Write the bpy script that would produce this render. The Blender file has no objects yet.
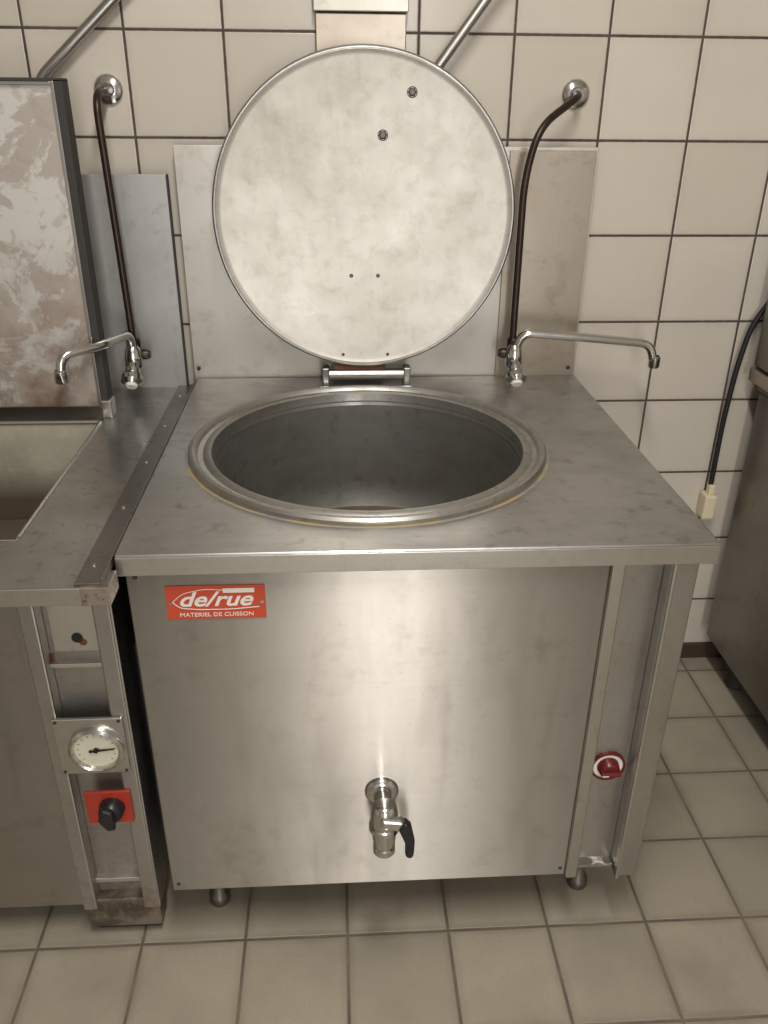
import bpy, bmesh, math, random
from mathutils import Vector, Matrix
random.seed(3)
D=bpy.data; SC=bpy.context.scene
COL=SC.collection
# ---------------------------------------------------------------- node helpers
class NT:
    def __init__(s,name):
        s.m=D.materials.new(name); s.m.use_nodes=True; s.t=s.m.node_tree; s.n=s.t.nodes; s.l=s.t.links
        s.b=s.n['Principled BSDF']; s.co=None
    def new(s,typ,**k):
        n=s.n.new(typ)
        for a,v in k.items(): setattr(n,a,v)
        return n
    def link(s,a,b): s.l.new(a,b)
    def pos(s):
        if not s.co: s.co=s.new('ShaderNodeNewGeometry').outputs['Position']
        return s.co
    def mapping(s,scale=(1,1,1),loc=(0,0,0)):
        m=s.new('ShaderNodeMapping'); m.inputs['Scale'].default_value=scale; m.inputs['Location'].default_value=loc
        s.link(s.pos(),m.inputs['Vector']); return m.outputs[0]
    def noise(s,scale,detail=4,rough=.55,vec=None,dist=0):
        n=s.new('ShaderNodeTexNoise'); n.inputs['Scale'].default_value=scale; n.inputs['Detail'].default_value=detail
        n.inputs['Roughness'].default_value=rough; n.inputs['Distortion'].default_value=dist
        s.link(vec if vec else s.pos(),n.inputs['Vector']); return n.outputs['Fac']
    def ramp(s,fac,stops):
        r=s.new('ShaderNodeValToRGB'); e=r.color_ramp.elements
        while len(e)<len(stops): e.new(.5)
        for i,(p,c) in enumerate(stops):
            e[i].position=p; e[i].color=(c if isinstance(c,tuple) and len(c)==4 else (*c,1) if isinstance(c,tuple) else (c,c,c,1))
        s.link(fac,r.inputs[0]); return r.outputs[0]
    def math(s,op,a,b=None,c=None,clamp=False):
        m=s.new('ShaderNodeMath',operation=op); m.use_clamp=clamp
        for i,v in enumerate((a,b,c)):
            if v is None: continue
            if isinstance(v,(int,float)): m.inputs[i].default_value=v
            else: s.link(v,m.inputs[i])
        return m.outputs[0]
    def mix(s,fac,a,b,mode='MIX'):
        m=s.new('ShaderNodeMix',data_type='RGBA',blend_type=mode)
        for sock,v in ((m.inputs[0],fac),(m.inputs[6],a),(m.inputs[7],b)):
            if isinstance(v,(int,float)): sock.default_value=v
            elif isinstance(v,tuple): sock.default_value=(*v,1) if len(v)==3 else v
            else: s.link(v,sock)
        return m.outputs[2]
    def zgrad(s,z0,z1):
        sep=s.new('ShaderNodeSeparateXYZ'); s.link(s.pos(),sep.inputs[0])
        g=s.new('ShaderNodeMapRange'); s.link(sep.outputs[2],g.inputs[0]); g.inputs[1].default_value=z0; g.inputs[2].default_value=z1
        return g.outputs[0]
    def bump(s,h,strength=.2,dist=.01):
        b=s.new('ShaderNodeBump'); b.inputs['Strength'].default_value=strength; b.inputs['Distance'].default_value=dist
        s.link(h,b.inputs['Height']); s.link(b.outputs[0],s.b.inputs['Normal'])
    def set(s,**k):
        for a,v in k.items():
            i=s.b.inputs[a.replace('_',' ')]
            if isinstance(v,(int,float)): i.default_value=v
            elif isinstance(v,tuple): i.default_value=(*v,1) if len(v)==3 else v
            else: s.link(v,i)

def plain(name,col,rough=.5,metal=0,var=.08,scale=40,bump=0):
    t=NT(name); n=t.noise(scale,3)
    t.set(Base_Color=t.mix(n,tuple(c*(1-var) for c in col),tuple(min(1,c*(1+var)) for c in col)),Metallic=metal,Roughness=rough)
    if bump: t.bump(n,bump,.002)
    return t.m

def steel(name,col=(.60,.58,.55),rough=.35,tan=None,aniso=.7,brush=(4,4,300),stain=.12,blot=5,stcol=(.36,.30,.24),metal=1.0,sc=.06,smear=None,spots=0,smf=.32,rustz=None):
    """brushed stainless: fine directional brushing + soft blotches"""
    t=NT(name)
    br=t.noise(1,3,.6,t.mapping(brush)); bl=t.noise(blot,5,.6); bl2=t.noise(blot*6,4,.65)
    c=t.mix(t.math('MULTIPLY',br,1.0),tuple(x*(1-sc) for x in col),tuple(min(1,x*(1+sc)) for x in col))
    f=t.ramp(bl,[(.45,0.0),(.75,stain)])
    c=t.mix(f,c,stcol)
    f2=t.ramp(bl2,[(.56,0.0),(.72,stain*.9)])
    c=t.mix(f2,c,tuple(x*.75 for x in stcol))
    r=t.math('ADD',t.math('MULTIPLY',bl,.26),rough-.13)
    m=metal
    if smear:
        sm=t.noise(1,4,.6,t.mapping(smear),dist=.4)
        c=t.mix(t.ramp(sm,[(.48,0.0),(.68,smf)]),c,tuple(x*.6 for x in col))
        r=t.math('ADD',r,t.math('MULTIPLY',t.math('SUBTRACT',sm,.5),.3))
    if spots:
        sp=t.noise(95,3,.7)
        c=t.mix(t.ramp(sp,[(.63,0.0),(.70,spots)]),c,tuple(x*.5 for x in col))
    if rustz:
        g=t.math('MULTIPLY',t.zgrad(*rustz),t.ramp(t.noise(30,5,.7),[(.35,.0),(.6,1.)]))
        c=t.mix(g,c,(.15,.085,.045)); m=t.math('SUBTRACT',metal,t.math('MULTIPLY',g,.7))
    t.set(Base_Color=c,Metallic=m,Roughness=r)
    t.bump(br,.04,.001)
    if tan:
        v=t.new('ShaderNodeCombineXYZ')
        for i in range(3): v.inputs[i].default_value=tan[i]
        t.set(Anisotropic=aniso); t.link(v.outputs[0],t.b.inputs['Tangent'])
    return t.m

def tiles(name,axes,size,off,joint,tcol,tcol2,jcol,rough=.25,bump=.5,dirt=.3,jvar=1.7):
    t=NT(name); sep=t.new('ShaderNodeSeparateXYZ'); t.link(t.pos(),sep.inputs[0])
    ds=[];ids=[]
    for a,o in zip(axes,off):
        v=t.math('DIVIDE',t.math('SUBTRACT',sep.outputs[a],o),size)
        fr=t.math('FRACT',v); ids.append(t.math('FLOOR',v))
        ds.append(t.math('MULTIPLY',t.math('MINIMUM',fr,t.math('SUBTRACT',1.0,fr)),size))
    d=t.math('MINIMUM',ds[0],ds[1])
    wob=t.math('MULTIPLY',t.math('SUBTRACT',t.noise(60,3),.5),.0015)
    d=t.math('ADD',d,wob)
    m=t.new('ShaderNodeMapRange',interpolation_type='SMOOTHSTEP'); t.link(d,m.inputs[0])
    m.inputs[1].default_value=joint*.35; m.inputs[2].default_value=joint*.65
    mask=m.outputs[0]
    cb=t.new('ShaderNodeCombineXYZ'); t.link(ids[0],cb.inputs[0]); t.link(ids[1],cb.inputs[1])
    wn=t.new('ShaderNodeTexWhiteNoise',noise_dimensions='3D'); t.link(cb.outputs[0],wn.inputs['Vector'])
    c=t.mix(wn.outputs['Value'],tcol,tcol2)
    n=t.noise(3.5,5,.6); c=t.mix(t.ramp(n,[(.42,0.0),(.8,dirt)]),c,tuple(x*.55 for x in tcol))
    sp=t.noise(220,2); c=t.mix(t.ramp(sp,[(.5,0.0),(.8,dirt*.6)]),c,tuple(x*.6 for x in tcol))
    # grime feathering next to the joints
    g=t.new('ShaderNodeMapRange'); t.link(d,g.inputs[0]); g.inputs[1].default_value=.018; g.inputs[2].default_value=.002
    c=t.mix(t.math('MULTIPLY',g.outputs[0],t.math('MULTIPLY',n,dirt*.7)),c,jcol)
    jn=t.noise(7,4); jc=t.mix(t.ramp(jn,[(.35,0.0),(.65,1.0)]),jcol,tuple(x*jvar for x in jcol))
    t.set(Base_Color=t.mix(mask,jc,c),Roughness=t.math('ADD',t.math('MULTIPLY',mask,-(.85-rough)),t.math('ADD',.85,t.math('MULTIPLY',t.math('SUBTRACT',n,.5),.2))))
    m2=t.new('ShaderNodeMapRange',interpolation_type='SMOOTHSTEP'); t.link(d,m2.inputs[0]); m2.inputs[1].default_value=joint*.2; m2.inputs[2].default_value=joint*.9
    t.bump(t.math('ADD',m2.outputs[0],t.math('MULTIPLY',t.noise(12,2),.15)),bump,.002)
    return t.m
# ---------------------------------------------------------------- mesh helpers
def empty(name):
    o=D.objects.new(name,None); COL.objects.link(o); o.empty_display_size=.1; return o
def finish(me,name,mat,parent,smooth=False,bevel=0,segs=2):
    o=D.objects.new(name,me); COL.objects.link(o)
    if mat: me.materials.append(mat)
    if parent: o.parent=parent
    if smooth:
        for p in me.polygons: p.use_smooth=True
        try: me.set_sharp_from_angle(angle=math.radians(40))
        except Exception: pass
    if bevel:
        b=o.modifiers.new('bev','BEVEL'); b.width=bevel; b.segments=segs; b.limit_method='ANGLE'
    return o
def boxes(name,L,mat,parent=None,bevel=.0015):
    bm=bmesh.new()
    for x0,x1,y0,y1,z0,z1 in L:
        bmesh.ops.create_cube(bm,size=1,matrix=Matrix.Translation(((x0+x1)/2,(y0+y1)/2,(z0+z1)/2))@Matrix.Diagonal((x1-x0,y1-y0,z1-z0,1)))
    me=D.meshes.new(name); bm.to_mesh(me); bm.free()
    return finish(me,name,mat,parent,bevel=bevel)
def box(name,x0,x1,y0,y1,z0,z1,mat,parent=None,bevel=.0015): return boxes(name,[(x0,x1,y0,y1,z0,z1)],mat,parent,bevel)
def lathe(name,prof,loc,axis,mat,parent=None,n=48,smooth=True):
    q=Vector((0,0,1)).rotation_difference(Vector(axis)).to_matrix().to_4x4(); M=Matrix.Translation(loc)@q
    bm=bmesh.new(); rings=[]
    for r,h in prof:
        if r<1e-6: rings.append([bm.verts.new(M@Vector((0,0,h)))])
        else: rings.append([bm.verts.new(M@Vector((r*math.cos(2*math.pi*i/n),r*math.sin(2*math.pi*i/n),h))) for i in range(n)])
    for a,b in zip(rings,rings[1:]):
        for i in range(n):
            j=(i+1)%n
            if len(a)==1 and len(b)==1: continue
            if len(a)==1: bm.faces.new((a[0],b[i],b[j]))
            elif len(b)==1: bm.faces.new((a[i],a[j],b[0]))
            else: bm.faces.new((a[i],a[j],b[j],b[i]))
    bmesh.ops.recalc_face_normals(bm,faces=bm.faces)
    me=D.meshes.new(name); bm.to_mesh(me); bm.free()
    return finish(me,name,mat,parent,smooth=smooth)
def cyl(name,p0,p1,r,mat,parent=None,n=32,ch=.0015):
    p0=Vector(p0);p1=Vector(p1);L=(p1-p0).length
    return lathe(name,[(0,0),(r-ch,0),(r,ch),(r,L-ch),(r-ch,L),(0,L)],p0,(p1-p0).normalized(),mat,parent,n)
def tube(name,pts,r,mat,parent=None,rad=.03,n=16):
    P=[Vector(p) for p in pts]; out=[P[0]]
    for i in range(1,len(P)-1):
        a,b,c=P[i-1],P[i],P[i+1]; d1=(a-b); d2=(c-b); k=min(rad,d1.length*.49,d2.length*.49)
        s=b+d1.normalized()*k; e=b+d2.normalized()*k
        for j in range(9):
            t=j/8; out.append(s*(1-t)**2+b*2*t*(1-t)+e*t*t)
    out.append(P[-1])
    bm=bmesh.new(); rings=[]; T=(out[1]-out[0]).normalized(); N=T.orthogonal().normalized()
    for i,p in enumerate(out):
        t=(out[min(i+1,len(out)-1)]-out[max(i-1,0)]).normalized()
        N=(N-t*N.dot(t)).normalized(); B=t.cross(N)
        rings.append([bm.verts.new(p+r*(N*math.cos(2*math.pi*k/n)+B*math.sin(2*math.pi*k/n))) for k in range(n)])
    for a,b in zip(rings,rings[1:]):
        for i in range(n): bm.faces.new((a[i],a[(i+1)%n],b[(i+1)%n],b[i]))
    bm.faces.new(rings[0][::-1]); bm.faces.new(rings[-1])
    bmesh.ops.recalc_face_normals(bm,faces=bm.faces)
    me=D.meshes.new(name); bm.to_mesh(me); bm.free()
    return finish(me,name,mat,parent,smooth=True)
def prism(name,poly,y0,y1,mat,parent=None,bevel=.001):
    bm=bmesh.new(); f=bm.faces.new([bm.verts.new((x,y0,z)) for x,z in poly])
    r=bmesh.ops.extrude_face_region(bm,geom=[f]); bmesh.ops.translate(bm,vec=(0,y1-y0,0),verts=[v for v in r['geom'] if isinstance(v,bmesh.types.BMVert)])
    bmesh.ops.recalc_face_normals(bm,faces=bm.faces)
    me=D.meshes.new(name); bm.to_mesh(me); bm.free(); return finish(me,name,mat,parent,bevel=bevel)
def text(name,s,x,z,y,size,mat,parent,shear=0,sx=1.0,depth=.0004,bold=0):
    c=D.curves.new(name,'FONT'); c.body=s; c.size=size; c.extrude=depth; c.shear=shear; c.align_x='CENTER'; c.align_y='CENTER'; c.offset=bold
    o=D.objects.new(name+'_c',c); COL.objects.link(o)
    bpy.context.view_layer.update()
    me=D.meshes.new_from_object(o.evaluated_get(bpy.context.evaluated_depsgraph_get()))
    D.objects.remove(o)
    me.transform(Matrix.Translation((x,y,z))@Matrix.Rotation(math.pi/2,4,'X')@Matrix.Diagonal((sx,1,1,1)))
    me.materials.clear()
    return finish(me,name,mat,parent)
# ---------------------------------------------------------------- materials
M_front=steel('brushed_steel_front',(.45,.42,.38),.40,(0,0,1),.94,(3,3,350),.28,3,(.30,.26,.20),smear=(9,9,1.6),spots=.2,smf=.4)
M_col=steel('brushed_steel_column',(.44,.425,.40),.38,(0,0,1),.6,(3,3,250),.4,6,smear=(20,20,4),spots=.3)
M_colL=steel('worn_steel_column',(.46,.445,.42),.38,(0,0,1),.6,(3,3,250),.5,9,smear=(20,20,4),spots=.4,rustz=(.34,.02))
M_top=steel('brushed_steel_top',(.47,.465,.455),.38,(0,1,0),.5,(3,350,3),.65,4,(.24,.23,.21),smear=(3,9,3),spots=.35,smf=.5)
M_topL=steel('worn_steel_top',(.46,.455,.44),.34,(0,1,0),.4,(250,3,3),.7,6,(.26,.22,.165),smear=(9,3,3),spots=.5,smf=.5)
M_bright=steel('polished_edge_steel',(.56,.55,.52),.32,None,0,(3,3,200),.25,6)
M_fasL=steel('fascia_steel',(.60,.585,.555),.32,None,0,(3,3,200),.35,10,(.28,.18,.10))
M_fasR=steel('rusty_fascia_steel',(.50,.47,.43),.36,None,0,(3,3,200),1.0,22,(.24,.13,.06))
M_strip=steel('dark_joint_strip',(.24,.232,.22),.38,None,0,(200,3,3),.5,9,(.13,.10,.075))
M_splash=steel('splash_steel',(.54,.515,.47),.44,None,0,(300,3,3),.4,3,(.36,.32,.26),metal=.85)
M_splash2=steel('splash_steel_brown',(.39,.345,.29),.40,None,0,(300,3,3),.45,3,(.27,.21,.15),metal=.9)
M_chrome=steel('chrome',(.64,.635,.62),.18,None,0,(30,30,30),.2,20)
M_pipe=steel('galvanised_pipe',(.42,.41,.39),.34,None,0,(30,30,30),.3,20)
M_rim=steel('rim_steel',(.45,.445,.43),.40,None,0,(20,20,20),.6,12,(.28,.245,.19),smear=(14,14,14))
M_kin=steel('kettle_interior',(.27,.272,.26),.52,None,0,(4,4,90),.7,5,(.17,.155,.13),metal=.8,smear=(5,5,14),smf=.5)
M_kbot=plain('kettle_bottom_stained',(.12,.09,.065),.75,.2,.4,25)
M_blk=plain('black_plastic',(.012,.012,.012),.35)
M_dark=plain('dark_recess',(.03,.028,.026),.7)
M_brown=plain('tarnished_pipe',(.040,.026,.02),.35,.6,.4,25)
M_red=plain('red_plate',(.34,.03,.018),.4,0,.25)
M_redlab=plain('red_label',(.50,.065,.03),.3,0,.05)
M_dred=plain('dark_red_bakelite',(.11,.012,.012),.3)
M_white=plain('white_paint',(.72,.70,.65),.5)
M_cream=plain('cream_plastic',(.66,.58,.40),.45)
M_dial=plain('dial_face',(.56,.54,.43),.4)
M_cable=plain('cable_rubber',(.007,.007,.008),.6)
M_rust=plain('rusty_mark',(.13,.055,.025),.8,0,.5,90)
M_bolt=plain('dull_bolt',(.13,.12,.11),.45,.7,.2,60)
M_cab=steel('cabinet_dark_steel',(.26,.25,.235),.38,(0,0,1),.5,(3,3,200),.4,4,(.16,.14,.12))
def lidmat():
    t=NT('kettle_lid_matte_steel')
    a=t.noise(4,6,.62); b=t.noise(26,5,.7,dist=.3); c3=t.noise(1,4,.65,t.mapping((45,45,5)))
    c=t.mix(t.ramp(a,[(.35,0.),(.7,1.)]),(.48,.455,.415),(.41,.385,.34))
    c=t.mix(t.ramp(b,[(.48,0.),(.75,.55)]),c,(.30,.27,.23))
    c=t.mix(t.ramp(c3,[(.5,0.),(.75,.22)]),c,(.56,.54,.50))
    t.set(Base_Color=c,Metallic=.88,Roughness=t.math('ADD',t.math('MULTIPLY',a,.2),.36)); t.bump(b,.03,.001); return t.m
M_lid=lidmat()
def brattlid():
    t=NT('bratt_lid_scaled_steel')
    a=t.noise(7,7,.68,dist=.6); b=t.noise(22,6,.7,dist=.8)
    low=t.zgrad(1.25,.88)
    c=t.mix(t.ramp(a,[(.50,0.),(.53,1.)]),(.44,.395,.35),(.60,.58,.55))
    c=t.mix(t.ramp(b,[(.54,0.),(.60,.5)]),c,(.39,.33,.275))
    c=t.mix(t.math('MULTIPLY',low,t.ramp(t.noise(11,6,.7),[(.38,0.1),(.58,.85)])),c,(.20,.12,.075))
    t.set(Base_Color=c,Metallic=.4,Roughness=.42); t.bump(b,.08,.001); return t.m
M_blid=brattlid()
def basinmat():
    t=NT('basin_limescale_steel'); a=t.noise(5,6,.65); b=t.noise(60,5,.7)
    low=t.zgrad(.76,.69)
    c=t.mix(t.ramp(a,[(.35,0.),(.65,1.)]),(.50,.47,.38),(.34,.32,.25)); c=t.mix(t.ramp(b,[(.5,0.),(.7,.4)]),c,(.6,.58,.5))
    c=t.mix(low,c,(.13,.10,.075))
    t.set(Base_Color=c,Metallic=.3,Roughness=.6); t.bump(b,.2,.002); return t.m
M_basin=basinmat()
WC=((.58,.53,.465),(.515,.465,.395),(.055,.040,.032))
M_wall=tiles('wall_tiles',(0,2),.2,(0,0),.0055,*WC,.22,.5,.22)
M_wallside=tiles('wall_tiles_side',(1,2),.2,(0,0),.0055,*WC,.22,.5,.22)
M_floor=tiles('floor_tiles',(0,1),.2,(.02,-.07),.0055,(.36,.318,.25),(.30,.265,.205),(.10,.08,.06),.45,.6,.8,1.8)
M_ceil=plain('ceiling_paint',(.75,.72,.66),.8)
# ---------------------------------------------------------------- room
box('wall_back',-2.2,2.4,0,.1,0,2.8,M_wall,bevel=0)
box('wall_right',2.4,2.5,-5,.1,0,2.8,M_wallside,bevel=0)
box('wall_left',-2.3,-2.2,-5,.1,0,2.8,M_wallside,bevel=0)
box('floor',-2.3,2.5,-5,.1,-.1,0,M_floor,bevel=0)
box('ceiling',-2.3,2.5,-5,.1,2.8,2.9,M_ceil,bevel=0)
box('baseboard_back',1.36,2.4,-.012,-.001,0.001,.05,plain('dark_skirting',(.05,.03,.022),.5),bevel=.002)
# ---------------------------------------------------------------- boiling kettle
K=empty('boiling_kettle')
CX,CY,ZT=.476,-.478,.881
def holed_plate(name,x0,x1,y0,y1,z,h,R,mat,parent):
    A=set(2*math.pi*i/96 for i in range(96))
    for cx,cy in ((x0,y0),(x1,y0),(x1,y1),(x0,y1)): A.add(math.atan2(cy-CY,cx-CX)%(2*math.pi))
    A=sorted(A); bm=bmesh.new(); inn=[];out=[];low=[]
    for a in A:
        c,s=math.cos(a),math.sin(a); inn.append(bm.verts.new((CX+R*c,CY+R*s,z)))
        k=min(((x1-CX)/c if c>1e-9 else (x0-CX)/c if c<-1e-9 else 9),((y1-CY)/s if s>1e-9 else (y0-CY)/s if s<-1e-9 else 9))
        out.append(bm.verts.new((CX+k*c,CY+k*s,z))); low.append(bm.verts.new((CX+k*c,CY+k*s,z-h)))
    n=len(A)
    for i in range(n):
        j=(i+1)%n; bm.faces.new((inn[i],out[i],out[j],inn[j])); bm.faces.new((out[i],low[i],low[j],out[j]))
    bmesh.ops.recalc_face_normals(bm,faces=bm.faces)
    me=D.meshes.new(name); bm.to_mesh(me); bm.free(); return finish(me,name,mat,parent,bevel=.003,segs=3)
holed_plate('worktop',.089,.996,-.892,-.04,ZT,.034,.325,M_top,K)
box('fascia_front',.0905,.9945,-.8945,-.8922,ZT-.034,ZT-.003,M_bright,K,.0008)
lathe('kettle_rim',[(.338,0),(.339,.008),(.335,.013),(.330,.014),(.325,.011),(.321,.005),(.312,.004),(.306,.008),(.300,.009),(.296,.006),(.294,-.01),(.292,-.02)],(CX,CY,ZT),(0,0,1),M_rim,K,96)
lathe('kettle_bowl',[(.2935,-.01),(.292,-.05),(.291,-.20),(.285,-.235),(.27,-.262)],(CX,CY,ZT),(0,0,1),M_kin,K,96)
lathe('kettle_bowl_bottom',[(.27,-.262),(.24,-.278),(.2,-.285),(0,-.29)],(CX,CY,ZT),(0,0,1),M_kbot,K,96)
def seal():
    t=NT('stained_sealant'); n=t.noise(9,4,.6)
    t.set(Base_Color=t.mix(t.ramp(n,[(.44,0.),(.56,1.)]),(.25,.245,.23),(.38,.30,.17)),Roughness=.6,Metallic=.4); return t.m
lathe('rim_sealant',[(.3365,.0005),(.3430,.0012),(.3445,.0002)],(CX,CY,ZT),(0,0,1),seal(),K,96)
ZB=.142
boxes('casing',[(.094,.100,-.858,-.05,ZB+.012,.842),(.93,.936,-.83,-.05,ZB+.012,.842),(.094,.936,-.056,-.05,ZB+.012,.842),(.094,.936,-.858,-.05,ZB+.006,ZB+.012)],M_front,K)
box('front_panel',.094,.840,-.866,-.859,ZB,.846,M_front,K,.002)
boxes('panel_flange',[(.840,.862,-.874,-.83,ZB-.002,.846)],M_bright,K,.003)
box('control_channel',.862,.938,-.838,-.832,ZB,.846,M_col,K,.001)
boxes('corner_flange',[(.938,.978,-.872,-.866,.138,.846),(.938,.944,-.872,-.832,.138,.846),(.973,.979,-.872,-.05,.138,.846)],M_col,K,.002)
box('corner_flange_fold',.936,.9425,-.879,-.866,.138,.846,M_bright,K,.002)
M_foot=steel('foot_steel',(.26,.25,.24),.35,None,0,(30,30,30),.3,20)  # steel darkened so the shadow under the kettle is in its colour
for i,(x,y) in enumerate(((.160,-.775),(.905,-.772),(.165,-.12),(.905,-.12))):
    lathe('foot_%d'%(i+1),[(0,0),(.020,0),(.022,.006),(.020,.022),(.013,.034),(.013,.065),(.022,.07),(.023,.148),(0,.148)],(x,y,0),(0,0,1),M_foot,K,24)
for i,(x,z) in enumerate(((.106,ZB+.018),(.108,.828),(.830,ZB+.018))): lathe('screw_%d'%i,[(.0,.002),(.003,.0015),(.004,0)],(x,-.866,z),(0,-1,0),M_dark,K,12)
# label
boxes('label_plate',[(.150,.302,-.8685,-.866,.752,.812)],M_redlab,K,.0008)
text('label_lettering','de/rue',.224,.787,-.869,.036,M_white,K,.35,1.18,bold=.0007)
text('label_small_lettering','MATERIEL DE CUISSON',.226,.7600,-.869,.0100,M_white,K,0,1.1)
tube('label_swoosh',[(.160,-.8692,.784),(.170,-.8692,.773),(.20,-.8692,.7695),(.25,-.8692,.7695),(.292,-.8692,.773)],.0008,M_white,K,.01,6)
tube('label_swoosh_top',[(.160,-.8692,.784),(.176,-.8692,.799),(.210,-.8692,.8065),(.240,-.8692,.804)],.0007,M_white,K,.01,6)
boxes('label_highlight',[(.238,.286,-.8693,-.8687,.799,.807)],M_white,K,.0002)  # white bar painting the light reflected on the label's upper right
for x in (.156,.296): lathe('label_rivet',[(0,.0012),(.003,.001),(.0035,0)],(x,-.8685,.781),(0,-1,0),M_chrome,K,12)
# drain tap
TX,TZ=.485,.378
lathe('tap_flange',[(0,.014),(.016,.014),(.026,.010),(.030,.004),(.030,0)],(TX,-.866,TZ),(0,-1,0),M_chrome,K)
cyl('tap_stub',(TX,-.87,TZ),(TX+.002,-.915,TZ),.016,M_chrome,K)
lathe('tap_body',[(0,.026),(.014,.025),(.020,.020),(.0225,.010),(.0235,.002),(.0235,-.020),(.0265,-.022),(.027,-.030),(.022,-.034),(.020,-.060),(.0175,-.072),(.0195,-.074),(.0195,-.086),(.016,-.088),(.012,-.088)],(TX+.002,-.920,TZ-.002),(0,0,1),M_chrome,K)
prism('tap_lever_arm',[(TX-.006,TZ+.012),(TX+.034,TZ+.006),(TX+.040,TZ-.010),(TX+.034,TZ-.020),(TX-.006,TZ-.010)],-.948,-.930,M_chrome,K,.006)
prism('tap_lever',[(TX+.024,TZ-.010),(TX+.036,TZ+.008),(TX+.046,TZ-.004),(TX+.053,TZ-.040),(TX+.052,TZ-.074),(TX+.045,TZ-.080),(TX+.037,TZ-.074),(TX+.037,TZ-.046),(TX+.030,TZ-.026)],-.952,-.934,M_blk,K,.005)
# thermostat knob
KX,KZ=.900,.392
lathe('thermostat_dial',[(0,.004),(.0275,.004),(.0285,.002),(.0285,0)],(KX,-.838,KZ),(0,-1,0),M_white,K)
lathe('thermostat_ring',[(.0275,0),(.032,0),(.032,.006),(.0275,.006),(.0275,0)],(KX,-.838,KZ),(0,-1,0),M_dred,K)
lathe('thermostat_knob',[(0,.022),(.015,.022),(.018,.019),(.0205,.004)],(KX,-.838,KZ),(0,-1,0),M_dred,K,32)
prism('thermostat_grip',[(KX-.018,KZ-.005),(KX+.018,KZ-.004),(KX+.018,KZ+.004),(KX-.018,KZ+.005)],-.868,-.858,M_dred,K,.003)
box('thermostat_pointer',KX-.018,KX-.006,-.8688,-.868,KZ-.001,KZ+.001,M_white,K,.0002)
# lid
LC=Vector((.484,-.118,1.256)); tilt=math.radians(3); ax=(0,-math.cos(tilt),math.sin(tilt))
lathe('lid',[(0,.0),(.300,.0),(.306,.002),(.311,.004),(.3165,.002),(.318,-.004),(.316,-.016),(.300,-.028),(.20,-.036),(0,-.040)],LC,ax,M_lid,K,128)
lathe('lid_edge_bead',[(.3120,.003),(.3128,.0048),(.3155,.0048),(.319,.001),(.319,-.006),(.316,-.010)],LC,ax,M_rim,K,128)
def onlid(px,pz,r,nm):
    p=LC+Vector((px,0,0))+Vector((0,math.sin(tilt),math.cos(tilt)))*pz
    lathe(nm,[(0,.003),(r*.6,.003),(r,.001),(r,0)],p,ax,M_bolt,K,6 if r>.005 else 12,False)
    lathe(nm+'_seat',[(r,.0006),(r*1.15,.0006),(r*1.2,0)],p,ax,M_dark,K,16)
for i,(px,pz,r) in enumerate(((.096,.235,.009),(.037,.156,.009),(-.030,-.122,.0035),(.028,-.122,.0035),(-.050,-.294,.003),(.050,-.294,.003))): onlid(px,pz,r,'lid_bolt_%d'%i)
cyl('hinge_rod',(.395,-.125,.915),(.578,-.125,.915),.012,M_pipe,K)
boxes('hinge_bracket',[(.386,.402,-.138,-.105,.881,.932),(.571,.587,-.138,-.105,.881,.932)],M_bright,K,.003)
boxes('hinge_leaf',[(.412,.530,-.128,-.100,.924,.944)],M_rust,K,.002)
boxes('hinge_base',[(.380,.592,-.14,-.10,.8815,.890)],M_top,K,.002)
box('splash_sheet',.082,.995,-.034,-.028,.86,1.388,M_splash,K,.001)
box('splash_side_sheet',.80,.990,-.040,-.0345,.86,1.381,M_splash2,K,.001)
for x,z in ((.094,.905),(.978,.90)): lathe('splash_screw',[(0,.003),(.004,.002),(.005,0)],(x,-.041,z),(0,-1,0),M_dark,K,12)
S=empty('counterbalance_post')
box('post_body',.388,.572,-.026,-.001,1.39,1.632,M_splash2,S,.002)  # brown steel puts the brownish reflection on the post into its colour
box('post_head',.384,.576,-.034,-.001,1.634,2.3,M_splash,S,.002)
# ---------------------------------------------------------------- bratt pan (left)
B=empty('bratt_pan')
ZL=.866
boxes('pan_top',[(-.077,.072,-.955,-.285,ZL-.004,ZL),(-1.0,.072,-.285,-.05,ZL-.004,ZL),(-1.0,-.077,-.955,-.81,ZL-.004,ZL)],M_topL,B,.0005)
boxes('pan_fascia',[(-1.0,.055,-.957,-.953,ZL-.028,ZL)],M_fasL,B,.001)
boxes('joint_strip',[(.046,.086,-.950,-.05,ZL+.0003,ZL+.004),(.0835,.0875,-.950,-.05,ZL,ZL+.013)],M_strip,B,.001)
box('joint_strip_front',.055,.096,-.959,-.91,ZL-.028,ZL+.0015,M_fasR,B,.001)
for i in range(5): lathe('strip_rivet_%d'%i,[(0,.003),(.003,.002),(.004,0)],(.062,-.90+i*.19,ZL+.004),(0,0,1),M_pipe,B,10)
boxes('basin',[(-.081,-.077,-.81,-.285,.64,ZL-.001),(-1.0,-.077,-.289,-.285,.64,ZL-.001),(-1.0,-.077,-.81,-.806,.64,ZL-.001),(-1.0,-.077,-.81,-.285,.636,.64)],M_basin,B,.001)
tube('basin_lip',[(-.077,-.805,ZL),(-.077,-.29,ZL),(-.9,-.29,ZL)],.004,M_bright,B,.01,8)
box('raised_lid',-1.0,-.080,-.258,-.235,.888,1.500,M_blid,B,.004)
boxes('lid_frame',[(-.080,-.064,-.262,-.220,.888,1.506),(-1.0,-.064,-.262,-.220,1.500,1.507)],M_dark,B,.002)
boxes('lid_frame_edge',[(-.084,-.078,-.2645,-.262,.888,1.502),(-1.0,-.084,-.2645,-.262,1.495,1.501)],M_pipe,B,.001)
boxes('lid_pivot',[(-.080,-.058,-.268,-.23,ZL,.905)],M_bright,B,.003)
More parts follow.
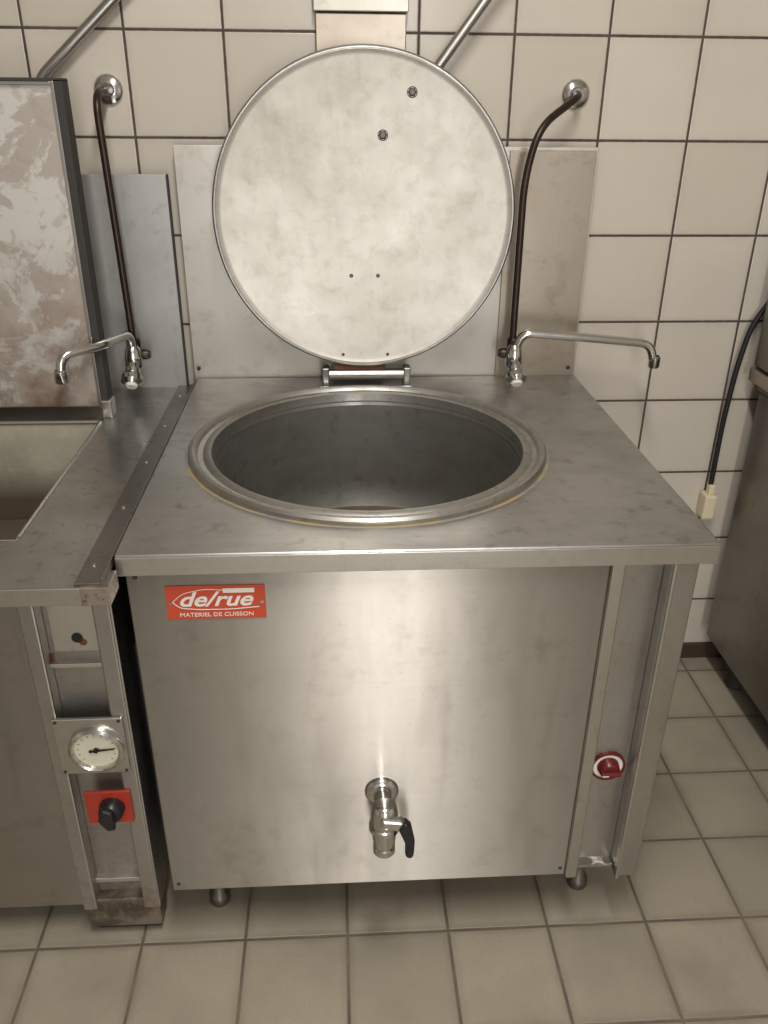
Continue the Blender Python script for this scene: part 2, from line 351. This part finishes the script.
box('rear_panel',-.110,.066,-.058,-.050,ZL-.004,1.332,steel('rear_panel_steel',(.47,.465,.45),.42,None,0,(200,3,3),.4,5,(.28,.275,.265),metal=.8,smear=(6,6,3)),B,.001)
box('rear_panel_gap_shade',.066,.070,-.062,-.050,ZL-.004,1.332,M_dark,B,.001)  # dark strip standing in for the shaded gap between panel and splash
box('front_panel_left',-1.0,-.082,-.842,-.834,.085,ZL-.03,M_front,B,.001)
boxes('pan_casing',[(-1.0,.066,-.76,-.07,.09,.63)],M_dark,B,.001)
boxes('column_flanges',[(-.084,-.058,-.852,-.80,.08,ZL-.03),(.030,.058,-.852,-.80,.08,ZL-.03),(.056,.062,-.852,-.76,.08,ZL-.03)],M_colL,B,.003)
box('column_channel',-.058,.030,-.822,-.815,.08,ZL-.03,M_colL,B,.001)
def footmat():
    t=NT('stained_steel_foot'); n=t.noise(18,5,.65)
    t.set(Base_Color=t.mix(t.ramp(n,[(.42,0.),(.6,1.)]),(.10,.08,.06),(.25,.215,.175)),Metallic=.6,Roughness=.5); return t.m
boxes('column_foot',[(-.080,.058,-.846,-.79,.025,.100)],footmat(),B,.002)
boxes('column_foot_base',[(-.072,.050,-.830,-.80,.0,.025)],M_dark,B,.002)
boxes('column_slot',[(-.050,.022,-.8235,-.8215,.665,.80)],M_splash,B,.001)
boxes('column_ledge',[(-.058,.030,-.835,-.815,.64,.648),(-.058,.030,-.835,-.815,.135,.145)],M_splash,B,.001)
lathe('column_hole',[(0,.001),(.009,.001),(.009,0)],(-.010,-.8245,.692),(0,-1,0),M_blk,B,16)
lathe('column_rust',[(0,.0005),(.006,.0005),(.007,0)],(-.002,-.8238,.683),(0,-1,0),M_rust,B,9)
for x,z in ((-.04,.787),(.012,.787)): lathe('column_screw',[(0,.0015),(.003,.0012),(.003,0)],(x,-.8235,z),(0,-1,0),M_dark,B,10)
boxes('column_rust_streak',[(-.057,-.052,-.8225,-.822,.648,.662)],M_rust,B,.0002)
box('gauge_plate',-.066,.050,-.858,-.852,.432,.552,M_bright,B,.002)
for x in (-.060,.044):
    for z in (.438,.546): lathe('gauge_screw',[(0,.0015),(.003,.0012),(.003,0)],(x,-.858,z),(0,-1,0),M_dark,B,10)
GX,GZ=.001,.489
lathe('gauge_bezel',[(.0,.002),(.036,.002),(.038,.010),(.041,.012),(.046,.008),(.047,0)],(GX,-.858,GZ),(0,-1,0),M_chrome,B)
lathe('gauge_face',[(0,.0045),(.0365,.0045),(.0365,.002)],(GX,-.858,GZ),(0,-1,0),M_dial,B)
lathe('gauge_hub',[(0,.009),(.004,.009),(.005,.0045)],(GX,-.858,GZ),(0,-1,0),M_brown,B,16)
prism('gauge_needle',[(GX-.012,GZ-.004),(GX+.031,GZ+.002),(GX+.031,GZ+.004),(GX-.012,GZ+.001)],-.866,-.865,M_brown,B,0)
for i in range(13):
    a=math.radians(-40+i*260/12); r0,r1=.029,.033
    p=Vector((math.cos(a),0,math.sin(a)))
    cyl('gauge_tick_%d'%i,Vector((GX,-.8627,GZ))+p*r0,Vector((GX,-.8627,GZ))+p*r1,.0005,M_brown,B,6,.0001)
box('switch_plate',-.038,.042,-.858,-.852,.314,.388,M_red,B,.002)
lathe('switch_knob',[(0,.024),(.016,.024),(.020,.02),(.023,.004),(.023,0)],(.008,-.858,.352),(0,-1,0),M_blk,B,16)
prism('switch_grip',[(.001,.378),(-.010,.352),(.004,.328),(.018,.330),(.017,.370)],-.892,-.88,M_blk,B,.003)
# ---------------------------------------------------------------- faucets
def faucet(flange,pipe,base,spout,knob_dir):
    F=empty('swivel_faucet')
    fx,fy,fz=flange
    lathe('wall_flange',[(0,.016),(.012,.016),(.014,.010),(.026,.007),(.030,.002),(.030,0)],(fx,-.001,fz),(0,-1,0),M_chrome,F)
    tube('supply_pipe',pipe,.0078,M_brown,F,.05)
    b=Vector(base)
    lathe('pipe_nut',[(0,.022),(.011,.022),(.014,.017),(.014,-.012),(.010,-.016),(0,-.016)],b+Vector((0,0,.012)),(0,0,1),M_brown,F,6,False)
    lathe('valve_body',[(0,-.028),(.014,-.028),(.019,-.018),(.0195,0),(.016,.018),(.011,.026),(0,.026)],b+Vector((.0,-.018,-.004)),(0,0,1),M_chrome,F)
    lathe('valve_bonnet',[(.010,0),(.013,.02),(.016,.022),(.016,.032),(.010,.038)],b+Vector((0,-.022,-.01)),(.0,-.7,-.7),M_chrome,F)
    q=b+Vector((0,-.055,-.040))
    lathe('handle',[(0,.018),(.017,.017),(.024,.008),(.023,-.004),(.013,-.012),(0,-.012)],q,(0,-.7,-.7),M_chrome,F,10)
    lathe('handle_cap',[(0,.023),(.011,.022),(.014,.017)],q,(0,-.7,-.7),M_white,F,16)
    lathe('blanking_plug',[(0,.034),(.008,.034),(.012,.026),(.012,.016),(.006,.010),(.006,-.015)],b+Vector((0,0,-.002)),(knob_dir,0,0),M_brown,F,16)
    tube('spout',spout,.0098,M_chrome,F,.028)
    s=Vector(spout[-1]); lathe('spout_nozzle',[(.0,-.006),(.011,-.006),(.013,-.003),(.013,.018),(.010,.021)],s,(0,0,1),M_chrome,F,24)
faucet((-.044,0,1.49),[(-.044,-.01,1.49),(-.044,-.12,1.485),(-.036,-.12,1.2),(-.030,-.12,.965)],(-.030,-.12,.965),
       [(-.030,-.138,.965),(-.032,-.142,1.014),(-.062,-.275,1.024),(-.127,-.325,1.018),(-.130,-.33,.970)],1)
faucet((.940,0,1.49),[(.940,-.01,1.49),(.936,-.05,1.487),(.840,-.12,1.43),(.818,-.12,1.33),(.820,-.12,.965)],(.822,-.12,.962),
       [(.822,-.138,.965),(.836,-.142,1.012),(.96,-.148,1.003),(1.128,-.155,.988),(1.142,-.157,.940)],-1)
# ---------------------------------------------------------------- diagonal wall pipes
for pts in ([(.03,-.03,1.68),(-.183,-.03,1.50),(-.188,-.03,1.30)],[(.80,-.05,1.75),(.60,-.05,1.49),(.52,-.05,1.46)]):
    G=empty('wall_pipe'); 
    a=Vector(pts[0]); d=(Vector(pts[0])-Vector(pts[1])).normalized()
    tube('pipe_run',[tuple(a+d*.5)]+pts,.0105,M_pipe,G,.04)
    lathe('pipe_bracket',[(0,0),(.018,0),(.018,.004),(.006,.006),(.006,abs(a.y+d.y*.1))],(a+d*.3)*1+Vector((0,-(a+d*.3).y-.001,0)),(0,-1,0),M_chrome,G,16)
# ---------------------------------------------------------------- right cabinet
R=empty('steel_cabinet')
box('cabinet_body',1.457,2.1,-.95,-.06,.12,.84,M_cab,R,.004)
box('cabinet_top',1.455,2.1,-.955,-.05,.842,.866,M_cab,R,.004)
box('cabinet_upper',1.432,2.1,-.30,-.05,.905,1.22,M_cab,R,.006)
box('cabinet_upper_base',1.428,2.1,-.32,-.045,.867,.90,M_splash2,R,.004)
box('cabinet_plinth',1.50,2.05,-.88,-.12,.05,.12,M_dark,R,.002)
for i,(x,y) in enumerate(((1.53,-.86),(1.53,-.14),(2.0,-.86),(2.0,-.14))): lathe('leg_%d'%i,[(0,0),(.026,0),(.028,.006),(.022,.02),(.022,.12)],(x,y,0),(0,0,1),M_dark,R,20)
C=empty('power_cable')
tube('cord',[(1.475,-.030,1.03),(1.462,-.025,1.065),(1.424,-.022,1.0),(1.408,-.022,.90),(1.400,-.022,.75),(1.402,-.022,.56)],.0065,M_cable,C,.06)
boxes('plug',[(1.385,1.418,-.045,-.001,.478,.548)],M_cream,C,.006)
boxes('plug_neck',[(1.395,1.412,-.034,-.012,.546,.575)],M_cream,C,.004)
# ---------------------------------------------------------------- lights
def area(name,loc,rot,sx,sy,e,col):
    l=D.lights.new(name,'AREA'); l.shape='RECTANGLE'; l.size=sx; l.size_y=sy; l.energy=e; l.color=col
    o=D.objects.new(name,l); COL.objects.link(o); o.location=loc; o.rotation_euler=rot; return o
area('ceiling_light',(.54,-1.75,2.74),(0,0,0),.16,1.3,44,(1,.96,.90))
area('window_light',(.70,-4.2,1.25),(math.radians(90),0,0),.4,2.2,42,(1,.97,.93))
w=D.worlds.new('world'); SC.world=w; w.use_nodes=True
bg=w.node_tree.nodes['Background']; bg.inputs[0].default_value=(1,.955,.895,1); bg.inputs[1].default_value=.44
# ---------------------------------------------------------------- camera
cam=D.cameras.new('camera'); co=D.objects.new('camera',cam); COL.objects.link(co)
p,yaw,roll=-.4637,.0613,.0096
f=Vector((math.sin(yaw)*math.cos(p),math.cos(yaw)*math.cos(p),math.sin(p))); r=Vector((math.cos(yaw),-math.sin(yaw),0)); u=r.cross(f)
r2=r*math.cos(roll)+u*math.sin(roll); u2=u*math.cos(roll)-r*math.sin(roll)
Mx=Matrix((r2,u2,-f)).transposed().to_4x4(); Mx.translation=Vector((.4173,-1.9608,1.4797)); co.matrix_world=Mx
cam.sensor_fit='VERTICAL'; cam.sensor_height=36; cam.lens=827.81/1024*36; cam.clip_start=.02
SC.camera=co
SC.view_settings.view_transform='Standard'
